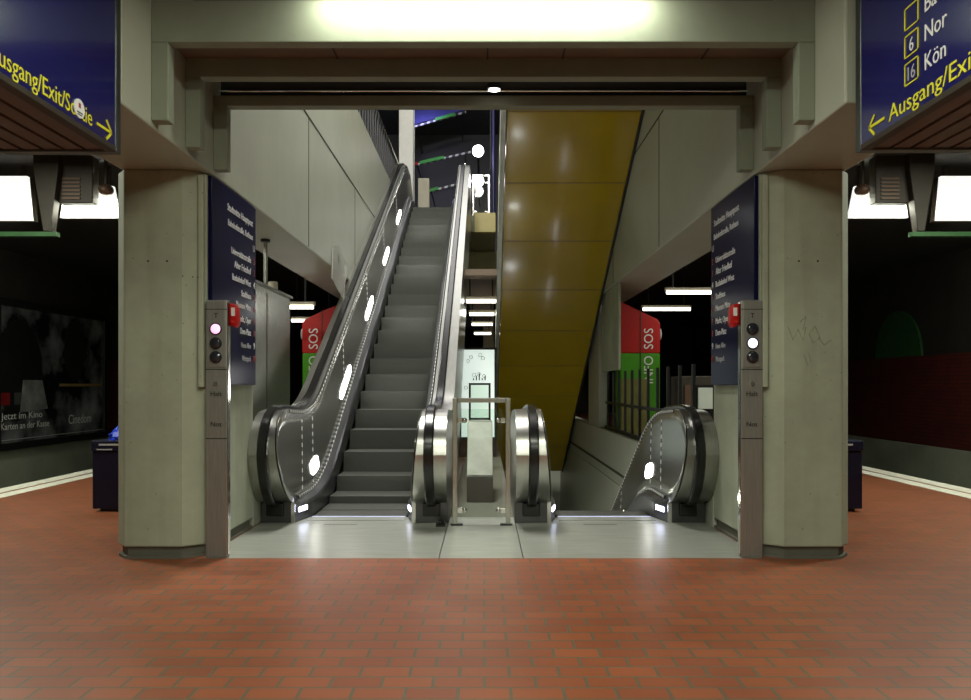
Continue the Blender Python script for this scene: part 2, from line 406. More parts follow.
# concrete columns
for s, lb in ((-1, 'left pale concrete column with two small drill holes'), (1, 'right pale concrete column with faint scratched graffiti')):
    dx = 0 if s < 0 else -.02
    pl = [(-2.59, 5.40), (-2.172, 5.40), (-2.03, 5.50), (-2.03, 6.60), (-2.59, 6.60), (-2.68, 6.5), (-2.68, 5.5)]
    pl = [(x * -s + dx, y) for x, y in pl]
    cx = s * 2.36 + dx; cy = 6.0
    t = thing('concrete_column', lb, 'column', (cx, cy, 0), 'columns flanking the escalators')
    MB().prism([(x, y, .085) for x, y in pl], (0, 0, 2.715)).build('shaft', 'concrete', t, .012)
    MB().prism([(cx + (x - cx) * .93, cy + (y - cy) * .955, 0) for x, y in pl], (0, 0, .085)).build('plinth', 'plinth', t)
    MB().prism([(cx + (x - cx) * .985, cy + (y - cy) * .992, 0) for x, y in pl], (0, 0, .022)).build('footing', 'plinth', t)
    x0 = s * 2.068 + dx
    MB().box(x0, x0 - s * .036, 5.43, 5.475, 1.235, 2.77).build('cable_duct', 'concrete', t, .003)
    h = MB()
    for px, py in ((148, 261), (167, 261), (182, 276), (190, 276), (194, 276)):
        q = P(px, py, 5.398) if s < 0 else P(2 * VX - px - 3, py, 5.398)
        yy = 5.396 if abs(q.x) > 2.175 else 5.40 + (2.175 - abs(q.x)) * .7
        h.ball((q.x, yy + .004, q.z), .007)
    h.build('drill_holes', 'black', t)
    if s > 0:
        g = MB()
        scr = [[(788, 327), (793, 340), (798, 329), (803, 341), (806, 327)], [(815, 326), (809, 334), (813, 343), (820, 338), (815, 326)],
               [(818, 337), (824, 345), (831, 340)], [(800, 322), (806, 316), (803, 330)], [(804, 355), (808, 366)], [(809, 353), (811, 362)]]
        for st in scr:
            g.tube([Vector((P(x, y, 5.40).x, 5.4, P(x, y, 5.40).z)) for x, y in st], .0035, 5)
        g.build('graffiti_scratch', plain('grey_scribble', (.22, .22, .18), .8), t)

# ------------------------------------------------------------------ signs on the inner faces of the columns
ITEMS = [('Stadtmitte Hauptpost', 2.63, .066, 'whitetext'), ('Bahnhofstraße, Rathaus', 2.515, .06, 'whitetext'),
         ('Universitätsstraße', 2.31, .062, 'whitetext'), ('Alter Friedhof', 2.21, .066, 'whitetext'), ('Busbahnhof West', 2.105, .06, 'whitetext'),
         ('Stadthaus', 2.0, .06, 'whitetext'), ('Museum Mitte', 1.90, .06, 'whitetext'), ('Markt, Oper', 1.79, .06, 'whitetext'),
         ('Dom-Platz', 1.69, .06, 'whitetext'), ('Neue Allee', 1.58, .052, 'greytext'), ('Westpark', 1.47, .052, 'greytext')]
for s, xw, lb in ((-1, -2.03, 'tall navy direction board with white lines on the left column'), (1, 2.01, 'tall navy direction board with white lines on the right column')):
    t = thing('direction_board', lb, 'sign', (xw - s * .02, 6.0, 1.25), 'navy direction boards')
    xf = xw - s * .034
    MB().box(xw - s * .004, xf, 5.51, 6.56, 1.25, 2.785).build('panel', 'bluedark', t, .004)
    xt = xf - s * .0012
    ax = (0, 1, 0) if s < 0 else (0, -1, 0)
    tx = MB()
    for body, z, sz, mt in ITEMS:
        y = 6.42 if z < 2.5 else 6.47
        lettering('text_line', body, (xt, y, z - .02), ax, (0, 0, 1), sz * 1.2, mt, t, align='R' if s < 0 else 'L', squeeze=.92)
        if z < 2.4:
            lettering('line_number', str(2 + int((2.4 - z) * 9)), (xt, 6.51, z - .02), ax, (0, 0, 1), .075, 'redtext' if int(z * 10) % 3 else 'whitetext', t, align='C')
    lettering('line_number', 'U', (xt, 6.5, 2.40), ax, (0, 0, 1), .08, 'greytext', t, align='C')
    tx.bm.free()

# ------------------------------------------------------------------ steel signal posts
for s, lb in ((-1, 'steel signal post at the left column with glowing pink top lens'), (1, 'steel signal post at the right column with glowing blue-white middle lens')):
    dx = 0 if s < 0 else -.005
    xa, xb = s * 2.018 + dx, s * 1.862 + dx; xc = (xa + xb) / 2
    t = thing('signal_post', lb, 'signal post', (xc, 5.5, 0), 'signal posts beside the landing')
    MB().box(xa, xb, 5.44, 5.495, .0, 1.865).build('post', 'stele', t, .006)
    MB().box(xa + (-s) * .012, xb - (-s) * .012, 5.434, 5.441, 1.38, 1.855).build('lamp_plate', 'stele', t, .002)
    MB().box(xa, xb, 5.433, 5.4405, 1.795, 1.80).box(xa, xb, 5.4385, 5.4405, 1.36, 1.366).box(xa, xb, 5.4385, 5.4405, .86, .866).build('seam', 'black', t)
    MB().box(xb, xb - s * .006, 5.442, 5.492, .02, 1.85).build('edge_strip', 'chrome', t)
    lit = 0 if s < 0 else 1
    for k, z in enumerate((1.655, 1.552, 1.452)):
        b = MB().tube([(xc, 5.436, z), (xc, 5.422, z)], .043, 24).build('lens_ring', 'blackmetal', t)
        MB().ball((xc, 5.424, z), .036, 1, .35, 1).build('lens', ('lens_red' if s < 0 else 'lens_blue') if k == lit else 'lens_off', b, smooth=True)
    MB().tube([(xc, 5.443, 1.26), (xc, 5.43, 1.26)], .016, 16).build('key_lock', 'chrome', t)
    lettering('post_marking', 'T', (xc, 5.4325, 1.735), (1, 0, 0), (0, 0, 1), .05, 'black', t, align='C')
    lettering('post_marking', '○○ ○' if False else 'Halt', (xc, 5.4385, 1.17), (1, 0, 0), (0, 0, 1), .05, 'black', t, align='C')
    lettering('post_marking', 'Not', (xc, 5.4385, .95), (1, 0, 0), (0, 0, 1), .05, 'black', t, align='C')
    e = thing('emergency_stop_box', 'red emergency stop box on the side of the %s signal post' % ('left' if s < 0 else 'right'), 'emergency switch', (xb - s * .04, 5.46, 1.68), 'red emergency stop boxes')
    MB().prism([(xb - s * .009, 5.45, 1.685), (xb - s * .062, 5.44, 1.665), (xb - s * .075, 5.45, 1.70), (xb - s * .07, 5.45, 1.80), (xb - s * .055, 5.45, 1.835), (xb - s * .009, 5.45, 1.845)], (0, .07, 0)).build('body', 'red', e, .008)
    MB().box(xb - s * .03, xb - s * .055, 5.436, 5.445, 1.75, 1.81).build('label_plate', 'whitetext', e)
    MB().ball((xb - s * .035, 5.44, 1.705), .016, 1, .8, 1).build('push_button', 'red', e, smooth=True)

# ------------------------------------------------------------------ overhead platform signs
def overhead(s):
    xf = -1.98 if s < 0 else 2.005
    xo = s * 2.62
    y0, y1 = (1.6, 4.06) if s < 0 else (1.6, 4.03)
    t = thing('overhead_sign', ('left overhead navy exit sign with right arrow and round white sticker' if s < 0 else 'right overhead navy exit sign with left arrow and boxed line numbers'), 'sign', (s * 2.3, 2.9, 2.51), 'overhead exit signs')
    MB().box(xf, xf + s * .05, y0, y1 - .03, 2.53, 3.55).build('sign_face', 'blue', t)
    MB().box(xf - s * .004, xo, y1 - .03, y1 + .03, 2.50, 3.85).build('end_post', 'signedge', t, .006)
    MB().box(xf - s * .004, xf + s * .05, y0, y1 - .03, 2.50, 2.53).build('bottom_rail', 'dark_brown', t, .003)
    MB().box(xo, xo - s * .03, y0, y1 - .03, 2.5, 3.55).build('rear_panel', 'dark_brown', t)
    sl = MB(); n = 5; w = (abs(xo) - .03 - abs(xf) - .05) / n
    for k in range(n):
        x = xf + s * (.05 + k * w)
        sl.box(x + s * .012, x + s * (w - .012), y0, y1 - .03, 2.512, 2.532)
    sl.build('soffit_slats', 'slat', t)
    MB().box(xf + s * .05, xo - s * .03, y0, y1 - .03, 2.56, 2.57).build('soffit_back', 'black', t)
    for y in (2.0, 3.4): MB().box(s * 2.28, s * 2.34, y, y + .06, 2.57, 3.9).build('hanger', 'dark_brown', t)
    xt = xf - s * .0015
    up = (0, 0, 1)
    if s < 0:
        ax = (0, 1, 0)
        lettering('exit_lettering', 'Ausgang/Exit/Sortie', (xt, 3.79, 2.553), ax, up, .118, 'yellowtext', t, width=.80, align='R')
        ar = MB(); e = xt + .002
        ar.bar((e, 3.835, 2.585), (e, 3.985, 2.585), .014, .003, (1, 0, 0)); ar.bar((e, 3.985, 2.585), (e, 3.93, 2.635), .014, .003, (1, 0, 0)); ar.bar((e, 3.985, 2.585), (e, 3.93, 2.535), .014, .003, (1, 0, 0))
        ar.build('arrow', 'yellowtext', t)
        st = MB().tube([(xt, 3.665, 2.597), (xt + .006, 3.665, 2.597)], .046, 24).build('round_sticker', 'whitetext', t)
        MB().box(xt + .006, xt + .008, 3.655, 3.672, 2.60, 2.622).build('red_mark', 'redtext', st)
        MB().box(xt + .006, xt + .008, 3.64, 3.69, 2.575, 2.58).box(xt + .006, xt + .008, 3.645, 3.685, 2.565, 2.569).build('sticker_lines', 'black', st)
    else:
        ax = (0, -1, 0)
        lettering('exit_lettering', 'Ausgang/Exit/Sortie', (xt, 3.725, 2.553), ax, up, .115, 'yellowtext', t, width=1.03, align='L')
        ar = MB(); e = xt - .002
        ar.bar((e, 3.915, 2.587), (e, 3.765, 2.587), .014, .003, (1, 0, 0)); ar.bar((e, 3.915, 2.587), (e, 3.86, 2.637), .014, .003, (1, 0, 0)); ar.bar((e, 3.915, 2.587), (e, 3.86, 2.537), .014, .003, (1, 0, 0))
        ar.build('arrow', 'yellowtext', t)
        for i, (num, nm) in enumerate((('16', 'Kön'), ('6', 'Nor'), ('', 'Ba'))):
            z = 2.668 + .132 * i
            fr = MB()
            for q in ((3.585, 3.47, z, z + .006), (3.585, 3.47, z + .1, z + .106), (3.585, 3.579, z, z + .106), (3.476, 3.47, z, z + .106)):
                fr.box(xt - .003, xt, min(q[0], q[1]), max(q[0], q[1]), q[2], q[3])
            b = fr.build('number_box', 'yellowtext', t)
            if num: lettering('line_number', num, (xt, 3.528, z + .02), ax, up, .092, 'whitetext' if num == '6' else 'greytext', b, align='C', squeeze=.85)
            lettering('destination', nm, (xt, 3.42, z + .012), ax, up, .11, 'whitetext', t, align='L', squeeze=.9)
overhead(-1); overhead(1)

# ------------------------------------------------------------------ escalators
YA, YB = 7.4, 8.4
YT0, YT1 = 16.85, 17.65
def path_z(Y, s):
    if Y <= YA: return 0.0
    if Y <= YB: z = T30 * (Y - YA) ** 2 / (2 * (YB - YA))
    else: z = T30 * (Y - (YA + YB) / 2)
    if s > 0:
        if Y > YT0:
            d = min(Y, YT1) - YT0
            z = T30 * (YT0 - (YA + YB) / 2) + T30 * d - T30 * d * d / (2 * (YT1 - YT0))
    return s * z
NOSE_T = [(6.43, .65), (6.445, .74), (6.485, .83), (6.55, .91), (6.64, .975), (6.76, 1.015), (6.95, 1.03)]
NOSE_B = [(6.43, .65), (6.445, .56), (6.475, .47), (6.53, .37), (6.60, .29), (6.69, .22), (6.83, .18)]

def escalator(s, xc, outL, outR, yend, label, name):
    t = thing(name, label, 'escalator', (xc, YC, 0), 'escalators')
    Ys = [7.1 + .1 * i for i in range(14)]
    y = 8.6
    while y < yend - .01: Ys.append(y); y += .4 if not (s > 0 and 16.4 < y < 18) else .1
    Ys.append(yend)
    def hrel(Y): return 1.03 - .07 * min(1, max(0, (Y - 6.95) / 1.2))
    for side, out in ((-1, outL), (1, outR)):
        sd = side
        def X(h): return xc + sd * h
        def lean(zr): return .535 + .085 * min(1, max(0, (zr - .19) / .80))
        top = list(NOSE_T) + [(Y, path_z(Y, s) + hrel(Y)) for Y in Ys]
        bot = list(NOSE_B) + [(Y, path_z(Y, s) + .20) for Y in Ys]
        K = len(top); NZ = 6
        # inner balustrade panel (leaning), 15 mm thick
        mb = MB(); grid = []
        for (yt, zt), (yb, zb) in zip(top, bot):
            row = []
            for i in range(NZ + 1):
                u = i / NZ; yy = yb + (yt - yb) * u; zz = zb + (zt - zb) * u
                row.append(mb.bm.verts.new((X(lean(zz - path_z(yy, s))), yy, zz)))
            grid.append(row)
        for k in range(K - 1):
            for i in range(NZ):
                q = [grid[k][i], grid[k + 1][i], grid[k + 1][i + 1], grid[k][i + 1]]
                if k == 0:                      # nose tip rows share one point
                    pass
                mb.bm.faces.new(q)
        bmesh.ops.remove_doubles(mb.bm, verts=mb.bm.verts[:], dist=.0005)
        pan = mb.build('balustrade_panel', 'steel_dark', t, smooth=True)
        md = pan.modifiers.new('thick', 'SOLIDIFY'); md.thickness = .004; md.offset = 0
        # newel and deck body: outline swept between the panel and the outer face
        ring = []
        loop = [(yt, zt, 'n' if k < 7 else 't') for k, (yt, zt) in enumerate(top)]
        mb = MB()
        def xi(yy, zz): return X(lean(zz - path_z(yy, s)) + .014)
        inT = [mb.bm.verts.new((xi(a, b), a, b)) for a, b in top]; inB = [mb.bm.verts.new((xi(a, b), a, b)) for a, b in bot]
        ouT = [mb.bm.verts.new((X(out), a, b - .004)) for a, b in top]; ouB = [mb.bm.verts.new((X(out), a, b)) for a, b in bot]
        for k in range(K - 1):
            for A, B in ((inT, ouT), (ouT, ouB), (ouB, inB), (inB, inT)):
                mb.bm.faces.new((A[k], A[k + 1], B[k + 1], B[k]))
        mb.bm.faces.new((inT[-1], ouT[-1], ouB[-1], inB[-1]))
        bmesh.ops.remove_doubles(mb.bm, verts=mb.bm.verts[:], dist=.0005)
        bmesh.ops.dissolve_degenerate(mb.bm, edges=mb.bm.edges[:], dist=.0004)
        mb.build('newel_deck', 'steel_h', t, .006, smooth=True)
        # handrail
        ctr = list(reversed(NOSE_B))[:-1] + NOSE_T + [(Y, path_z(Y, s) + hrel(Y)) for Y in Ys]
        ctr = [(6.95, .185)] + ctr
        rings = []
        for i, (yy, zz) in enumerate(ctr):
            a = ctr[max(i - 1, 0)]; b = ctr[min(i + 1, len(ctr) - 1)]
            tv = Vector((0, b[0] - a[0], b[1] - a[1])).normalized(); nv = Vector((0, -tv.z, tv.y))   # outward normal
            # walk goes from the bottom round the nose to the top: outward is -n on the bottom, +n on top
            c = Vector((X(.71), yy, zz))
            prof = [(-.043, .006), (-.043, .028), (-.03, .042), (.03, .042), (.043, .028), (.043, .006)]
            rings.append([c + Vector((px, 0, 0)) + nv * pn for px, pn in prof])
        mb = MB().sweep(rings); mb.build('handrail', 'rubber', t, smooth=True)
        # dotted bright strips along the handrail edge and the panel foot
        for nm, base, hx in (('edge_strip', lambda Y: hrel(Y) - .02, None), ('foot_strip', lambda Y: .215, .534)):
            rings = []
            for yy in [6.96, 7.03] + Ys[:-1]:
                zr = base(yy); xx = X((lean(zr) if hx is None else hx) - .004)
                zz = path_z(yy, s) + zr
                rings.append([(xx - .004, yy, zz - .011), (xx + .004, yy, zz - .011), (xx + .004, yy, zz + .011), (xx - .004, yy, zz + .011)])
            MB().sweep(rings).build(nm, 'dotted', pan)
        for base in (7.15, 7.6, 9.3, 11.2, 13.1, 15.0):
            rings = []
            for i in range(14):
                zr = .26 + .05 * i
                yy = base + .02 * i
                zz = path_z(yy, s) + zr; xx = X(lean(zr) - .003)
                rings.append([(xx - .002, yy - .006, zz), (xx + .002, yy - .006, zz), (xx + .002, yy + .006, zz), (xx - .002, yy + .006, zz)])
            MB().sweep(rings).build('panel_joint', 'dotted_v', pan)
        # glowing ovals standing in for lamp reflections on the polished panel
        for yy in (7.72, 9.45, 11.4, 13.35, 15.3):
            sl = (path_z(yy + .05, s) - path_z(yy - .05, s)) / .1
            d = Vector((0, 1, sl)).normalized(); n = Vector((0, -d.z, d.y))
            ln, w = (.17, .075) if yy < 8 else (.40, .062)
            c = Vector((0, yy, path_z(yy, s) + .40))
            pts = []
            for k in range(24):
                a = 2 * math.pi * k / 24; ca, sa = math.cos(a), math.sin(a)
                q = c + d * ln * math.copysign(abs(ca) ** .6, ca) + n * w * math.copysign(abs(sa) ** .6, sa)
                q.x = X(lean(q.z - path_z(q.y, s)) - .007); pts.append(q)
            MB().prism(pts, (sd * .003, 0, 0)).build('reflection_oval', 'oval_glow', pan)
        # skirt with sloped ledge
        rings = []
        for Y in [6.83, 6.95, 7.05] + Ys:
            z = path_z(Y, s); hs = .53 - .07 * min(1, max(0, (Y - 6.83) / .3)); zl = .0 if Y < 7.12 else -.12
            rings.append([(X(hs), Y, z + zl + .001), (X(hs), Y, z + .14), (X(hs + .015), Y, z + .165), (X(.545), Y, z + .205), (X(.56), Y, z + .205), (X(.56), Y, z + zl + .001)])
        sk = MB().sweep(rings).build('skirt', 'steel_skirt', t)
        q = MB()
        for Y0_, Y1_ in ((6.90, 7.06),):
            def hs(Y): return .53 - .07 * min(1, max(0, (Y - 6.83) / .3))
            q.prism([(X(hs(Y0_) - .004), Y0_, .085), (X(hs(Y1_) - .004), Y1_, .085), (X(hs(Y1_) - .004), Y1_, .128), (X(hs(Y0_) - .004), Y0_, .128)], (sd * .006, 0, 0))
        q.build('skirt_light', 'skirtlight', sk)
        MB().box(X(.47), X(.455), 7.55, 7.56, .1, .11).build('skirt_screw', 'stud', sk)
        # plinth below the newel, with the black handrail inlet
        lo = 0.001
        pl = MB().box(X(.56), X(out), 6.83, 7.12, lo, .185).build('newel_plinth', 'steel_skirt', t, .004)
        MB().box(X(.53), X(.565), 6.822, 6.84, lo, .19).build('corner_strip', 'chrome', pl)
        MB().box(X(.63), X(.79), 6.80, 6.84, .06, .185).build('handrail_inlet', 'rubber', pl, .012)
        # outer cladding along the incline
        rings = []
        for Y in [7.13] + Ys[1:]:
            z = path_z(Y, s); zb = max(.002, z - .65) if s > 0 else z - .65
            rings.append([(X(out - .04), Y, zb), (X(out), Y, zb), (X(out), Y, z + .21), (X(out - .04), Y, z + .21)])
        MB().sweep(rings).build('side_cladding', 'steel_h', t)
    # truss underside
    rings = []
    for Y in [Y for Y in Ys if Y >= 8.5]:
        z = path_z(Y, s)
        zb = max(.003, z - .64) if s > 0 else z - .64; zt = max(zb + .004, z - .34)
        rings.append([(xc - outL + .045, Y, zb), (xc + outR - .045, Y, zb), (xc + outR - .045, Y, zt), (xc - outL + .045, Y, zt)])
    MB().sweep(rings).build('truss', 'blackmetal', t)
    # steps
    me = None; y = 7.125
    while y < yend - .42:
        z = path_z(y, s) if s > 0 else path_z(y + .4, s)
        if me is None:
            b = MB().box(-.445, .445, 0, .395, -.05, -.002)
            b.sweep([[(-.445, .0, -.05), (.445, .0, -.05), (.445, .03, -.05), (-.445, .03, -.05)], [(-.445, .004, -.26), (.445, .004, -.26), (.445, .034, -.26), (-.445, .034, -.26)]])
            o = b.build('step', 'tread', None); me = o.data
        else:
            o = bpy.data.objects.new('step', me); COL.objects.link(o)
        o.parent = t; o.location = (0, y - YC, z)
        y += .4
    # comb plate with teeth and the bluish comb light
    cb = MB().box(max(xc - outL, WL, -9 if s > 0 else .288), min(xc + outR, WR, -.338 if s > 0 else 9) - .003, 6.803, 7.12, -.06, 0).box(xc - .45, xc + .45, 6.93, 7.10, 0, .005)
    for i in range(45):
        x = xc - .44 + i * .02; cb.box(x - .005, x + .005, 7.10, 7.135, .0005, .005)
    cp = cb.build('comb_plate', 'plate', t)
    MB().box(xc - .44, xc + .44, 7.112, 7.119, .006, .009).build('comb_light', 'comblight', cp)
    MB().box(xc - .25, xc + .05, 6.72, 6.735, .0004, .0012).build('plate_slot', 'seam', cp)
    return t
escalator(1, -1.19, .835, .86, 18.35, 'left escalator rising to the upper level, dark steps between polished steel balustrades', 'escalator')
escalator(-1, 1.134, .86, .872, 16.5, 'right escalator going down below floor level under the yellow soffit', 'escalator')

# shaft of the descending escalator
struct(MB().box(.2, .28, YC + .02, 20, -7, -.25).build('wall_shaft_left', 'concrete_wall'))
struct(MB().box(2.01, 2.35, 7.3, 20, -7, -.252).build('wall_shaft_right', 'concrete_wall'))
struct(MB().box(.2, 2.35, 20, 20.2, -7, -.25).build('wall_shaft_back', 'concrete_wall'))
struct(MB().box(.2, 2.35, 7.2, 20.2, -7.2, -7).build('floor_shaft', 'concrete_dark'))
# parapet between the descending escalator and the right platform
PA0, PA1 = 6.62, 13.2
tp = thing('parapet_wall', 'olive grey concrete parapet beside the descending escalator', 'wall', (2.15, 10, 0))
MB().box(2.012, 2.198, PA0, 19.9, -.25, .5).build('wall_body', 'concrete_wall', tp, .01)
MB().box(2.004, 2.0118, 7.6, 19.8, -.10, -.065).build('wall_joint', 'seam', tp)
tag(MB().box(2.02, 2.2, 13.3, 14.6, .502, 2.795).build('parapet_pillar', 'concrete_wall', bevel=.01), 'grey concrete pillar rising from the parapet beside the yellow soffit', 'pillar')
tag(MB().box(2.02, 2.06, 11.35, 12.95, 1.48, 2.80).build('hanging_wall_panel', 'concrete', bevel=.01), 'pale grey wall panel hanging left of the right emergency pillar', 'panel')
r = thing('window_bars', 'black vertical bar grille standing on the parapet beside the right escalator', 'railing', (2.1, 9.6, .5))
MB().box(2.06, 2.12, 7.4, 12.9, .502, .56).build('bottom_rail', 'blackmetal', r)
MB().box(2.07, 2.11, 7.4, 12.9, .93, .97).build('middle_rail', 'blackmetal', r)
yy = 7.5
while yy < 12.9:
    MB().box(2.075, 2.105, yy, yy + .045, .56, 1.46).build('bar', 'blackmetal', r); yy += .52
tag(MB().box(2.22, 2.66, 12.2, 12.24, .0, 1.35).build('hoarding', 'olive'), 'olive green hoarding behind the bar grille', 'hoarding')
b = thing('ticket_cabinet', 'brown cabinet behind the bar grille beside the right direction board', 'cabinet', (2.75, 9.6, 0))
MB().box(2.45, 3.1, 9.4, 9.9, 0, 1.36).build('body', 'dark_brown', b, .01)
MB().box(2.5, 3.0, 9.385, 9.4, .7, 1.25).build('door', 'slat', b)
t = thing('notice_case', 'small pale notice behind the grille near the right column', 'notice', (2.46, 8.5, .75))
MB().box(2.42, 2.58, 8.5, 8.53, .98, 1.22).build('sheet', 'board', t); MB().box(2.40, 2.60, 8.53, 8.57, .0, 1.25).build('stand', 'blackmetal', t)

tag(MB().box(-2.2, -2.035, 6.62, 7.38, .0, .5).build('low_wall', 'concrete_wall', bevel=.01), 'low grey concrete wall stub behind the left newel beside the steel cabinet', 'wall')
# ---- yellow soffit
def soff(Y): return 10.05 - T30 * Y
t = thing('yellow_soffit', 'sloping mustard yellow soffit panel above the descending escalator', 'soffit', (1.1, 12, soff(12)))
MB().prism([(.285, 5.95, soff(5.95)), (1.95, 5.95, soff(5.95)), (1.95, 19.0, soff(19.0)), (.285, 19.0, soff(19.0))], (0, .15, .26)).build('panel', 'yellow', t)
j = MB()
Y = 6.2
while Y < 19:
    p = Vector((0, Y, soff(Y)))
    j.prism([(.29, Y - .009, soff(Y - .009) - .002), (1.945, Y - .009, soff(Y - .009) - .002), (1.945, Y + .009, soff(Y + .009) - .002), (.29, Y + .009, soff(Y + .009) - .002)], (0, .002, .006))
    Y += 1.05
j.build('panel_seams', plain('mustard_joint', (.20, .12, .003), .5), t)
MB().prism([(.205, 5.95, soff(5.95) - .05), (.268, 5.95, soff(5.95) - .05), (.268, 17.3, soff(17.3) - .05), (.205, 17.3, soff(17.3) - .05)], (0, .25, .42)).build('edge_trim', plain('grey_trim_metal', (.42, .42, .37), .35, .4), t)
MB().prism([(1.95, 5.95, soff(5.95) - .04), (1.982, 5.95, soff(5.95) - .04), (1.982, 19.0, soff(19) - .04), (1.95, 19.0, soff(19) - .04)], (0, .15, .3)).build('edge_gasket', 'black', t)

# ------------------------------------------------------------------ things in the gap between the escalators
def barrier(name, Y, x0, x1, z0, z1, label, group=None):
    t = thing(name, label, 'barrier', ((x0 + x1) / 2, Y, z0), group)
    w = .042
    MB().box(x0, x0 + w, Y - .02, Y + .02, z0, z1).build('post', 'steel', t, .004)
    MB().box(x1 - w, x1, Y - .02, Y + .02, z0, z1).build('post', 'steel', t, .004)
    MB().box(x0 + w, x1 - w, Y - .02, Y + .02, z1 - w, z1).build('top_bar', 'steel_h', t, .004)
    MB().box(x0 + w + .03, x1 - w - .03, Y - .005, Y + .005, z0 + .06, z1 - .1).build('glass_pane', 'glass', t)
    for xx, sg in ((x0 + w, 1), (x1 - w, -1)):
        for zz in (z0 + .13, z1 - .20):
            c = MB().box(xx, xx + sg * .05, Y - .018, Y + .018, zz - .024, zz + .024).build('clamp', 'chrome', t, .005)
            MB().ball((xx + sg * .065, Y - .012, zz), .024, 1, .7, 1).build('clamp_knob', 'chrome', c, smooth=True)
        MB().box(xx - sg * .06, xx + sg * .05, Y - .03, Y + .03, z0, z0 + .012).build('foot', 'blackmetal', t, .003)
    return t
barrier('glass_barrier', 6.72, -.285, .232, 0, 1.135, 'steel framed glass barrier standing between the two escalator newels', 'glass barriers')
barrier('glass_barrier', 18.6, -.30, .13, 5.4, 6.45, 'small glass barrier at the head of the stairwell below the globe lamps', 'glass barriers')
tag(MB().box(-.43, -.345, 6.62, 6.72, 0, .02).ball((-.39, 6.67, .03), .035, 1, 1, .8).build('floor_stop', 'rubber', smooth=True), 'black rubber floor stop on the plate beside the left newel', 'floor stop')
t = thing('steel_casing', 'stainless steel casing on the floor behind the glass barrier', 'casing', (-.05, 8.3, 0))
MB().box(-.19, .09, 8.0, 9.0, .0, .28).build('lower_box', 'steel_skirt', t, .006)
MB().prism([(-.19, 8.02, .285), (-.19, 8.5, .83), (-.19, 9.0, .83), (-.19, 9.0, .285)], (.28, 0, 0)).build('sloped_cover', plain('matt_cover_metal', (.24, .24, .21), .55, .2, .25, 5, .05), t, .006)
t = thing('black_frame_stand', 'black tubular frame stand in front of the lit white board', 'stand', (-.05, 11.0, 0))
for x in (-.215, .075): MB().box(x - .015, x + .015, 10.98, 11.02, 0, 1.28).build('upright', 'blackmetal', t)
MB().box(-.2, .06, 10.98, 11.02, 1.25, 1.28).build('top_bar', 'blackmetal', t)
MB().box(-.2, .06, 10.98, 11.02, .74, .77).build('middle_bar', 'blackmetal', t)
MB().box(-.2, .06, 11.0, 11.004, .77, 1.25).build('glass_pane', 'glass', t)
t = thing('info_board', 'white glazed information board with small drawings between the escalators', 'board', (-.1, 13.0, 0))
MB().box(-.40, .17, 13.0, 13.04, .35, 1.86).build('board_sheet', emit('backlit_board', (.85, 1, .92), .62, (.6, .64, .6)), t)
MB().box(-.44, .21, 13.04, 13.1, 0, 1.9).build('board_case', 'blackmetal', t)
g = MB()
for px, py in ((468, 361), (471, 357), (483, 358), (480, 355), (474, 375), (479, 374), (484, 376), (466, 388)):
    q = P(px, py, 12.998); a = [Vector((q.x + .035 * math.cos(k * math.pi / 4) * random.uniform(.6, 1.2), 12.998, q.z + .035 * math.sin(k * math.pi / 4) * random.uniform(.6, 1.2))) for k in range(8)]
    g.tube(a + [a[0]], .004, 5)
for k in range(5): g.box(-.2 + k * .05, -.18 + k * .05, 12.994, 12.999, 1.33, 1.33 + .04 * (1 + k % 3))
g.build('drawings', 'seam', t)
t = thing('far_column', 'beige concrete column at the far end between the escalators', 'column', (.12, 24, 0))
MB().box(-.05, .30, 24, 24.4, .06, 3.6).build('shaft', 'beige', t, .02); MB().box(-.03, .28, 24.02, 24.38, 0, .06).build('plinth', 'plinth', t)

# ------------------------------------------------------------------ lamps on the far platform
def tube_lamp(x0, x1, Y, z, label, group, axis='X', mat='lampwhite', ztop=3.9):
    t = thing('tube_lamp', label, 'lamp', ((x0 + x1) / 2, Y, z), group)
    MB().tube([(x0, Y, z), (x1, Y, z)], .028, 12).build('tube', mat, t, smooth=True)
    MB().box(x0 - .02, x1 + .02, Y + .0, Y + .08, z + .032, z + .085).build('housing', 'beige', t, .006)
    for x in (x0 + .12 * (x1 - x0), x1 - .12 * (x1 - x0)): MB().box(x - .012, x + .012, Y + .03, Y + .054, z + .085, ztop).build('hanger', 'blackmetal', t)
    return t
G = 'far platform tube lamps'
tube_lamp(-3.62, -2.55, 11.2, 2.41, 'bright tube lamp left of the left emergency pillar', G)
tube_lamp(-3.9, -3.05, 15.2, 2.55, 'shorter, more distant tube lamp just below and left of the left emergency pillar tip', G)
tube_lamp(2.93, 3.85, 12.1, 2.74, 'nearer tube lamp beside the right direction board', G)
tube_lamp(3.12, 4.05, 14.8, 2.74, 'more distant tube lamp above the right emergency pillar', G)
G2 = 'tube lamps seen between the escalators'
for Y, z, lb in ((12.4, 2.63, 'topmost tube lamp seen in the gap between the escalators'), (15.0, 2.66, 'second tube lamp from the top in the gap between the escalators'),
                 (18.0, 2.70, 'third tube lamp from the top in the gap between the escalators'), (22.0, 2.75, 'lowest tube lamp in the gap between the escalators')):
    tube_lamp(-.30, .19, Y, z, lb, G2, ztop=3.0 if Y < 18.3 else 3.64)
struct(MB().box(-.33, .20, 12.0, 20.9, 3.0, 3.1).build('ceiling_gap', 'soffit'))

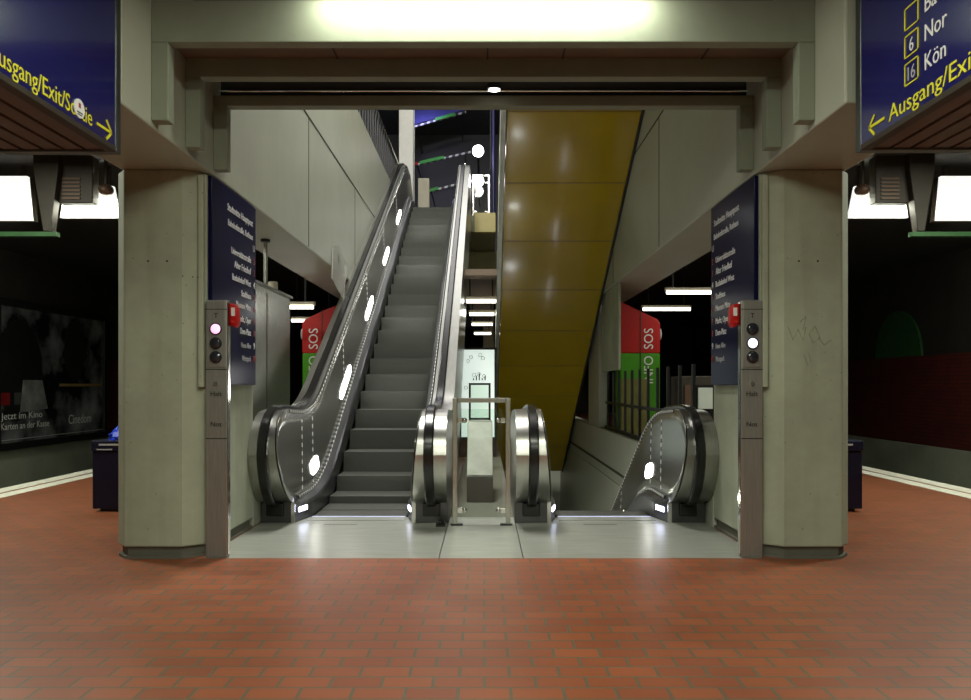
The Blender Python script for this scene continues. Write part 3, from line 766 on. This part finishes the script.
# platform light boxes with tapered brackets
for s, sn in ((-1, 'left'), (1, 'right')):
    def Q(px, py, Y): p = P(px, py, Y); return Vector((p.x if s < 0 else -p.x - .01, p.y, p.z))
    for i, (pts, pos) in enumerate(([[(60, 217.5), (119.5, 217.5), (113, 186), (65, 186)], 'beside the %s column' % sn], [[(-30, 220), (31, 220), (27, 176), (-24, 176)], 'nearest the %s picture edge' % sn])):
        c = Q((pts[0][0] + pts[1][0]) / 2, 200, 9.0)
        t = thing('platform_light', 'glowing white tiled light box under the platform ceiling %s' % pos, 'light', (c.x, 9.0, c.z), 'tiled platform light boxes')
        MB().prism([Q(*p, 9.0) for p in pts], (0, .05, 0)).build('diffuser', 'trap', t)
        MB().prism([Q(p[0] + (-2 if p[0] < c.x else 2) * 0, p[1], 9.06) for p in pts], (0, .15, 0)).build('housing', 'dark_brown', t)
        xs = sorted([Q(pts[2][0], 0, 9).x, Q(pts[3][0], 0, 9).x])
        for x in (xs[0] + .1, xs[1] - .1): MB().box(x - .02, x + .02, 9.08, 9.12, Q(0, pts[2][1], 9.06).z - .05, 3.9).build('hanger', 'dark_brown', t)
    t = thing('louvre_box', 'brown louvred box hanging before the light beside the %s column' % sn, 'ventilation box', (Q(80, 190, 8.8).x, 8.8, 3.5), 'brown louvred boxes')
    a, b_ = Q(62, 205, 8.8), Q(97, 172, 8.8)
    MB().box(a.x, b_.x, 8.7, 8.85, a.z, 3.9).build('body', 'dark_brown', t, .01)
    lv = MB()
    for k in range(6): lv.box(min(a.x, b_.x) + .06, max(a.x, b_.x) - .14, 8.685, 8.70, a.z + .04 + k * .045, a.z + .065 + k * .045)
    lv.build('louvre', 'slat', t)
    t = thing('speaker_dome', 'small brown ceiling loudspeaker beside the %s column light box' % sn, 'loudspeaker', (Q(106, 190, 8.8).x, 8.8, 3.5), 'ceiling loudspeakers')
    q = Q(106, 190, 8.8); MB().ball(q, .085, 1, 1, .8).build('dome', 'slat', t, smooth=True); MB().tube([q + Vector((0, 0, .05)), (q.x, 8.8, 3.9)], .02).build('stem', 'dark_brown', t)
    t = thing('ceiling_bracket', 'dark tapered steel bracket hanging between the two %s light boxes' % sn, 'bracket', (Q(46, 230, 8.6).x, 8.6, 3.05), 'tapered ceiling brackets')
    MB().prism([Q(43, 231, 8.6), Q(50, 231, 8.6), Q(58, 170, 8.6), Q(58, 152, 8.6), Q(33, 152, 8.6), Q(33, 170, 8.6)], (0, .12, 0)).build('taper', 'dark_brown', t, .008)
    rr = MB(); a, b_ = Q(-40, 232, 8.62), Q(57, 232, 8.62)
    rr.box(a.x, b_.x, 8.6, 8.68, a.z - .05, a.z); rr.build('cable_rail', 'dark_green', t)

# ------------------------------------------------------------------ emergency pillars
for s, lb in ((-1, 'left red and green emergency pillar, partly behind the rising escalator'), (1, 'right red and green emergency pillar behind the bar grille')):
    x0, x1, x2 = s * 2.92, s * 2.55, s * 2.26
    if s < 0: x0, x1, x2 = -3.03, -2.66, -2.30
    Y = 12.5
    t = thing('emergency_pillar', lb, 'emergency pillar', (s * 2.6, Y, 0), 'emergency call pillars')
    def body(za, zb): return [(x0, Y, za), (x0, Y, zb), (x2, Y, zb), (x2, Y, za)]
    MB().prism([(x0, Y, 1.78), (x0, Y, 2.27), (x0 - s * .04, Y, 2.34), (x1, Y, 2.50), (x2, Y, 2.64), (x2, Y, 1.78)], (0, .5, 0)).build('red_body', 'red', t, .012)
    MB().prism([(x0, Y, 0), (x0, Y, 1.78), (x2, Y, 1.78), (x2, Y, 0)], (0, .5, 0)).build('green_body', 'green', t, .02)
    MB().box(x1 + s * .04 - .008, x1 + s * .04 + .008, Y - .006, Y + .01, .2, 2.5).build('door_gap', 'seam', t)
    MB().ball((x0 + s * .02, Y + .1, 2.1), .06, .5, 1, 1.6).build('beacon', 'greytext', t, smooth=True)
    xm = 2.79 if s > 0 else -2.78
    lettering('pillar_lettering', 'SOS', (xm + .01, Y - .004, 1.85), (0, 0, 1), (-1, 0, 0), .22, 'whitetext', t, width=.34)
    lettering('pillar_lettering', 'INFO', (xm + .01, Y - .004, 1.28), (0, 0, 1), (-1, 0, 0), .22, 'whitetext', t, width=.45)

# stainless cabinet with ceiling pole on the left
t = thing('steel_cabinet', 'tall stainless steel cabinet left of the rising escalator', 'cabinet', (-2.45, 8.2, 0))
MB().box(-2.62, -2.30, 7.42, 8.9, 0, 2.27).build('body', 'steel', t, .01)
MB().box(-2.302, -2.296, 7.94, 7.955, .1, 2.22).build('door_gap', 'seam', t)
MB().box(-2.66, -2.27, 7.40, 8.92, 2.27, 2.30).build('top_cover', 'chrome', t, .005)
MB().tube([(-2.33, 8.0, 2.30), (-2.33, 8.0, 2.79)], .022).build('ceiling_pole', 'steel', t, smooth=True)
MB().tube([(-2.33, 8.0, 2.77), (-2.33, 8.0, 2.80)], .05, 16).build('pole_flange', 'blackmetal', t)
tag(MB().tube([(-2.42, 8.6, 2.303), (-2.42, 8.6, 2.43)], .055, 14).build('cabinet_lamp', 'beige', bevel=.01), 'small beige fitting on top of the stainless steel cabinet', 'fitting')
# clear ceiling guard where the handrail passes the slab
t = thing('ceiling_guard', 'clear acrylic guard hanging at the wall end above the rising handrail', 'guard', (-1.97, 10.3, 2.3))
MB().prism([(-1.985, 9.75, 2.62), (-1.985, 10.55, 2.45), (-1.985, 10.75, 2.95), (-1.985, 10.2, 3.15), (-1.985, 9.8, 3.05)], (.014, 0, 0)).build('acrylic_sheet', 'acrylic', t)
MB().box(-1.972, -1.962, 10.1, 10.16, 2.9, 3.0).build('bolt_plate', 'chrome', t)

# ------------------------------------------------------------------ bins
for s, lb in ((-1, 'dark navy litter bin with a blue bag behind the left column'), (1, 'dark navy litter bin behind the right column')):
    a = -3.86 if s < 0 else 3.32; b_ = a + .40
    t = thing('litter_bin', lb, 'bin', ((a + b_) / 2, 7.55, 0), 'navy litter bins')
    MB().box(a, b_, 7.40, 7.75, .03, .60).build('body', 'bin', t, .01)
    MB().box(a + .06, b_ - .06, 7.44, 7.7, 0, .03).build('foot', 'blackmetal', t)
    MB().box(a - .008, b_ + .008, 7.392, 7.758, .60, .70).build('lid_ring', 'bin', t, .008)
    MB().box(a + .07, b_ - .1, 7.388, 7.393, .655, .672).box(a + .05, b_ - .2, 7.388, 7.393, .61, .622).build('label_strip', 'greytext', t)
    if s < 0:
        bg = MB().ball((b_ - .17, 7.56, .72), .12, 1.1, .9, 1.0)
        for v in bg.bm.verts: v.co += Vector((random.uniform(-.015, .015), random.uniform(-.015, .015), random.uniform(-.02, .02)))
        bg.build('bin_bag', 'bluebag', t)

# ------------------------------------------------------------------ poster
t = thing('billboard', 'large dark framed poster on the left track wall', 'poster', (-9.3, 16.4, 0))
pz0, pz1, py0, py1 = .12, 2.80, 14.35, 18.25
MB().box(-9.35, -9.27, py0, py1, pz0, pz1).build('poster_sheet', 'poster', t)
fr = MB(); w = .14
fr.box(-9.35, -9.22, py0 - w, py1 + w, pz0 - w, pz0).box(-9.35, -9.22, py0 - w, py1 + w, pz1, pz1 + w).box(-9.35, -9.22, py0 - w, py0, pz0, pz1).box(-9.35, -9.22, py1, py1 + w, pz0, pz1)
fr.build('frame', 'black', t, .01)
MB().box(-9.27, -9.262, py0, py1, pz0 + .05, pz0 + .065).build('lower_rule', 'greytext', t)
ax, up = (0, 1, 0), (0, 0, 1)
ovals = MB()
def blob(cy, cz, ry, rz, mat, nm):
    MB().prism([(-9.268, cy + ry * math.cos(k * math.pi / 14), cz + rz * math.sin(k * math.pi / 14)) for k in range(28)], (.004, 0, 0)).build(nm, mat, t)
ovals.bm.free()
blob(15.0, 1.55, .75, 1.0, 'black', 'printed_shape'); blob(17.0, 2.05, .42, .7, plain('poster_dark_print', (.02, .018, .015), .4), 'printed_shape')
MB().prism([(-9.263, 15.1, 1.35), (-9.263, 15.75, 1.35), (-9.263, 15.95, .75), (-9.263, 15.0, .7)], (.004, 0, 0)).build('printed_shape', plain('poster_grey_print', (.22, .22, .22), .5, 0, .5, 3), t)
MB().box(-9.265, -9.26, 16.4, 18.2, 1.22, 1.28).build('golden_band', plain('poster_gold_print', (.34, .22, .07), .5), t)
for k, bd in enumerate(('Jetzt im Kino', 'Karten an der Kasse')):
    lettering('poster_lettering', bd, (-9.262, 14.4, .58 - .2 * k), ax, up, .19, 'whitetext', t, width=1.35 + .25 * k)
lettering('cinema_lettering', 'Cinedom', (-9.262, 16.75, .38), ax, up, .30, 'whitetext', t, width=.95)
for k, mt in enumerate(('redtext', 'greytext', 'greytext')): MB().box(-9.266, -9.262, 14.4 + .42 * k, 14.68 + .42 * k, .86, 1.1).build('poster_badge', plain('badge_print_%d' % k, ((.2, .01, .01), (.06, .06, .06), (.04, .04, .04))[k], .5), t)

# ------------------------------------------------------------------ upper storey details
t = thing('upper_railing', 'dark bar railing along the top of the left concrete wall', 'railing', (-2.1, 15, 5.6))
MB().box(-2.12, -2.06, 11, 18.4, 6.52, 6.57).build('handrail', 'chrome', t)
MB().box(-2.11, -2.07, 11, 18.4, 5.68, 5.71).build('bottom_rail', 'chrome', t)
yy = 11.1
while yy < 18.4:
    MB().box(-2.105, -2.075, yy, yy + .03, 5.6, 6.52).build('baluster', 'blackmetal', t); yy += .3
tag(MB().box(-2.15, -1.80, 18.9, 19.4, 5.4, 9.9).build('white_column', 'white', bevel=.01), 'white column at the upper end of the left concrete wall', 'column')
tag(MB().box(P(418, 0, 20).x, P(429, 0, 20).x, 20, 20.3, 5.4, P(0, 178, 20).z).build('beige_cabinet', 'beige', bevel=.01), 'beige cabinet at the head of the rising escalator', 'cabinet')
for pts, lb, cc in (([(410, 128), (466, 112)], 'top striped pipe under the blue panel of the upper hall', (.45, .8)),
                (([(411, 166), (471, 152)]), 'middle striped pipe with red end on the upper hall wall', (.15, .55)),
                (([(428, 192), (458, 184)]), 'lowest striped pipe just above the escalator head', (.0, .35))):
    a, b_ = P(*pts[0], 23.3), P(*pts[1], 23.3)
    t = thing('striped_pipe', lb, 'pipe', (a + b_) / 2, 'striped pipes on the upper hall wall')
    MB().bar(a, b_, .06, .06).build('pipe', 'striped', t)
    MB().bar(a.lerp(b_, cc[0]) + Vector((0, -.05, .02)), a.lerp(b_, cc[1]) + Vector((0, -.05, .02)), .05, .09).build('green_band', plain('bright_green_band', (.03, .32, .03), .5), t)
    if 'red' in lb: MB().bar(a + Vector((0, -.05, .02)), a.lerp(b_, .12) + Vector((0, -.05, .02)), .05, .09).build('red_band', 'red', t)
    for u in (.1, .9): MB().bar(a.lerp(b_, u), a.lerp(b_, u) + Vector((0, 2.66, 0)), .03, .03).build('bracket', 'blackmetal', t)
tag(MB().prism([P(409, 126, 23.6), P(468, 109, 23.6), P(468, 95, 23.6), P(409, 95, 23.6)], (0, .1, 0)).build('blue_surface', 'bluepaint'), 'violet blue surface high in the upper hall above the pipes', 'hoarding')  # flat slab standing in for the blue ceiling area
tag(MB().tube([P(493.5, 110, 20.5), (P(493.5, 0, 20.5).x, 20.5, 5.4)], .05).build('blue_pole', 'bluepole', smooth=True), 'slim blue pole right of the globe lamps in the upper hall', 'pole')
for py, lb in ((151, 'upper glowing globe lamp above the escalator head'), (181, 'lower glowing globe lamp behind the upper barrier')):
    q = P(478, py, 20 if py < 160 else 18.1); t = thing('globe_lamp', lb, 'lamp', q, 'globe lamps of the upper hall')
    MB().ball(q, .15 if py < 160 else .14).build('globe', 'globe', t, smooth=True)
    MB().tube([q + Vector((0, .14, 0)), (q.x, 25.98, q.z)] if py < 160 else [q + Vector((.1, 0, .1)), q + Vector((.3, 0, .3)), (q.x + .3, q.y, 9.88)], .03 if py < 160 else .015).build('arm', 'blackmetal', t)

# ------------------------------------------------------------------ the station's lamps and added fill lights
def area(name, loc, rot, sx, sy, power, col=(.97, 1, .84), spread=180):
    l = bpy.data.lights.new(name, 'AREA'); l.shape = 'RECTANGLE'; l.size = sx; l.size_y = sy; l.energy = power; l.color = col; l.spread = math.radians(spread)
    o = bpy.data.objects.new(name, l); COL.objects.link(o); o.location = loc; o.rotation_euler = rot; return o
# tube lamps above the platform in front of the escalators (above the picture's top edge)
G3 = 'tube lamps on the ceiling before the escalators'
tube_lamp(-1.0, 1.0, 4.36, 3.585, 'tube lamp close before the front ceiling frame', G3, mat='lampfront')
area('frame_lamp', (0, 4.36, 3.55), (math.radians(35), 0, 0), 2.0, .05, 18)
tube_lamp(-.75, .75, 2.4, 3.70, 'tube lamp on the ceiling above the front pavers', G3, mat='lampfront')
area('platform_lamp_near', (0, 2.4, 3.66), (0, 0, 0), 1.5, .08, 92)
tube_lamp(-.75, .75, -1.5, 3.70, 'tube lamp on the ceiling behind the viewer', G3, mat='lampfront')
area('platform_lamp_rear', (0, -1.5, 3.66), (0, 0, 0), 1.5, .08, 165)
for s in (-1, 1):
    area('platform_light_%s' % ('left' if s < 0 else 'right'), (s * 4.7, 8.93, 3.4), (math.radians(50), 0, 0), .6, .2, 60)
    area('platform_edge_fill_%s' % ('left' if s < 0 else 'right'), (s * 5.1, 6.6, 3.8), (0, 0, 0), 1.2, .1, 150)  # unseen fill without fixture, added to brighten the platform sides
    area('track_wall_fill_%s' % ('left' if s < 0 else 'right'), (s * 7.3, 11.0, 3.75), (0, math.radians(-35 * s), 0), .12, 1.4, 70)  # unseen fill added to bring up the track walls
    area('far_lamp_%s' % ('left' if s < 0 else 'right'), (s * 3.5, 12.0, 2.7), (0, 0, 0), .9, .06, 7)
# upper hall
area('upper_hall_lamp', (-.9, 9.3, 9.8), (math.radians(12), 0, 0), 1.4, 6.4, 1900, (1, .98, .92))
area('upper_head_lamp', (-.6, 17.4, 9.7), (0, 0, 0), 2.0, 5.0, 75, (1, .98, .94))
area('blue_hall_lamp', (-1.8, 22.5, 9.6), (math.radians(20), 0, 0), .8, .3, 25, (.45, .45, 1))
# unseen fill added under the yellow soffit, then the far platform's gap lamp
for yy in (9.0, 10.8, 12.6, 14.4):
    area('soffit_fill', (.62, yy, -T30 * (yy - 7.9) + .55), (0, math.radians(-165), 0), .3, .06, 4)
area('gap_lamp', (-.06, 14.0, 2.6), (0, 0, 0), .4, 1.0, 8)

w = bpy.data.worlds.new('world'); sc.world = w; w.use_nodes = True
w.node_tree.nodes['Background'].inputs[0].default_value = (.05, .05, .055, 1); w.node_tree.nodes['Background'].inputs[1].default_value = .05
sc.view_settings.view_transform = 'Standard'; sc.view_settings.look = 'None'; sc.view_settings.gamma = 1; sc.view_settings.use_curve_mapping = False
sc.view_settings.exposure = 0.12
sc.cycles.max_bounces = 10; sc.cycles.diffuse_bounces = 4; sc.cycles.glossy_bounces = 5; sc.cycles.transparent_max_bounces = 8
sc.cycles.use_denoising = True
sc.cycles.sample_clamp_indirect = 4
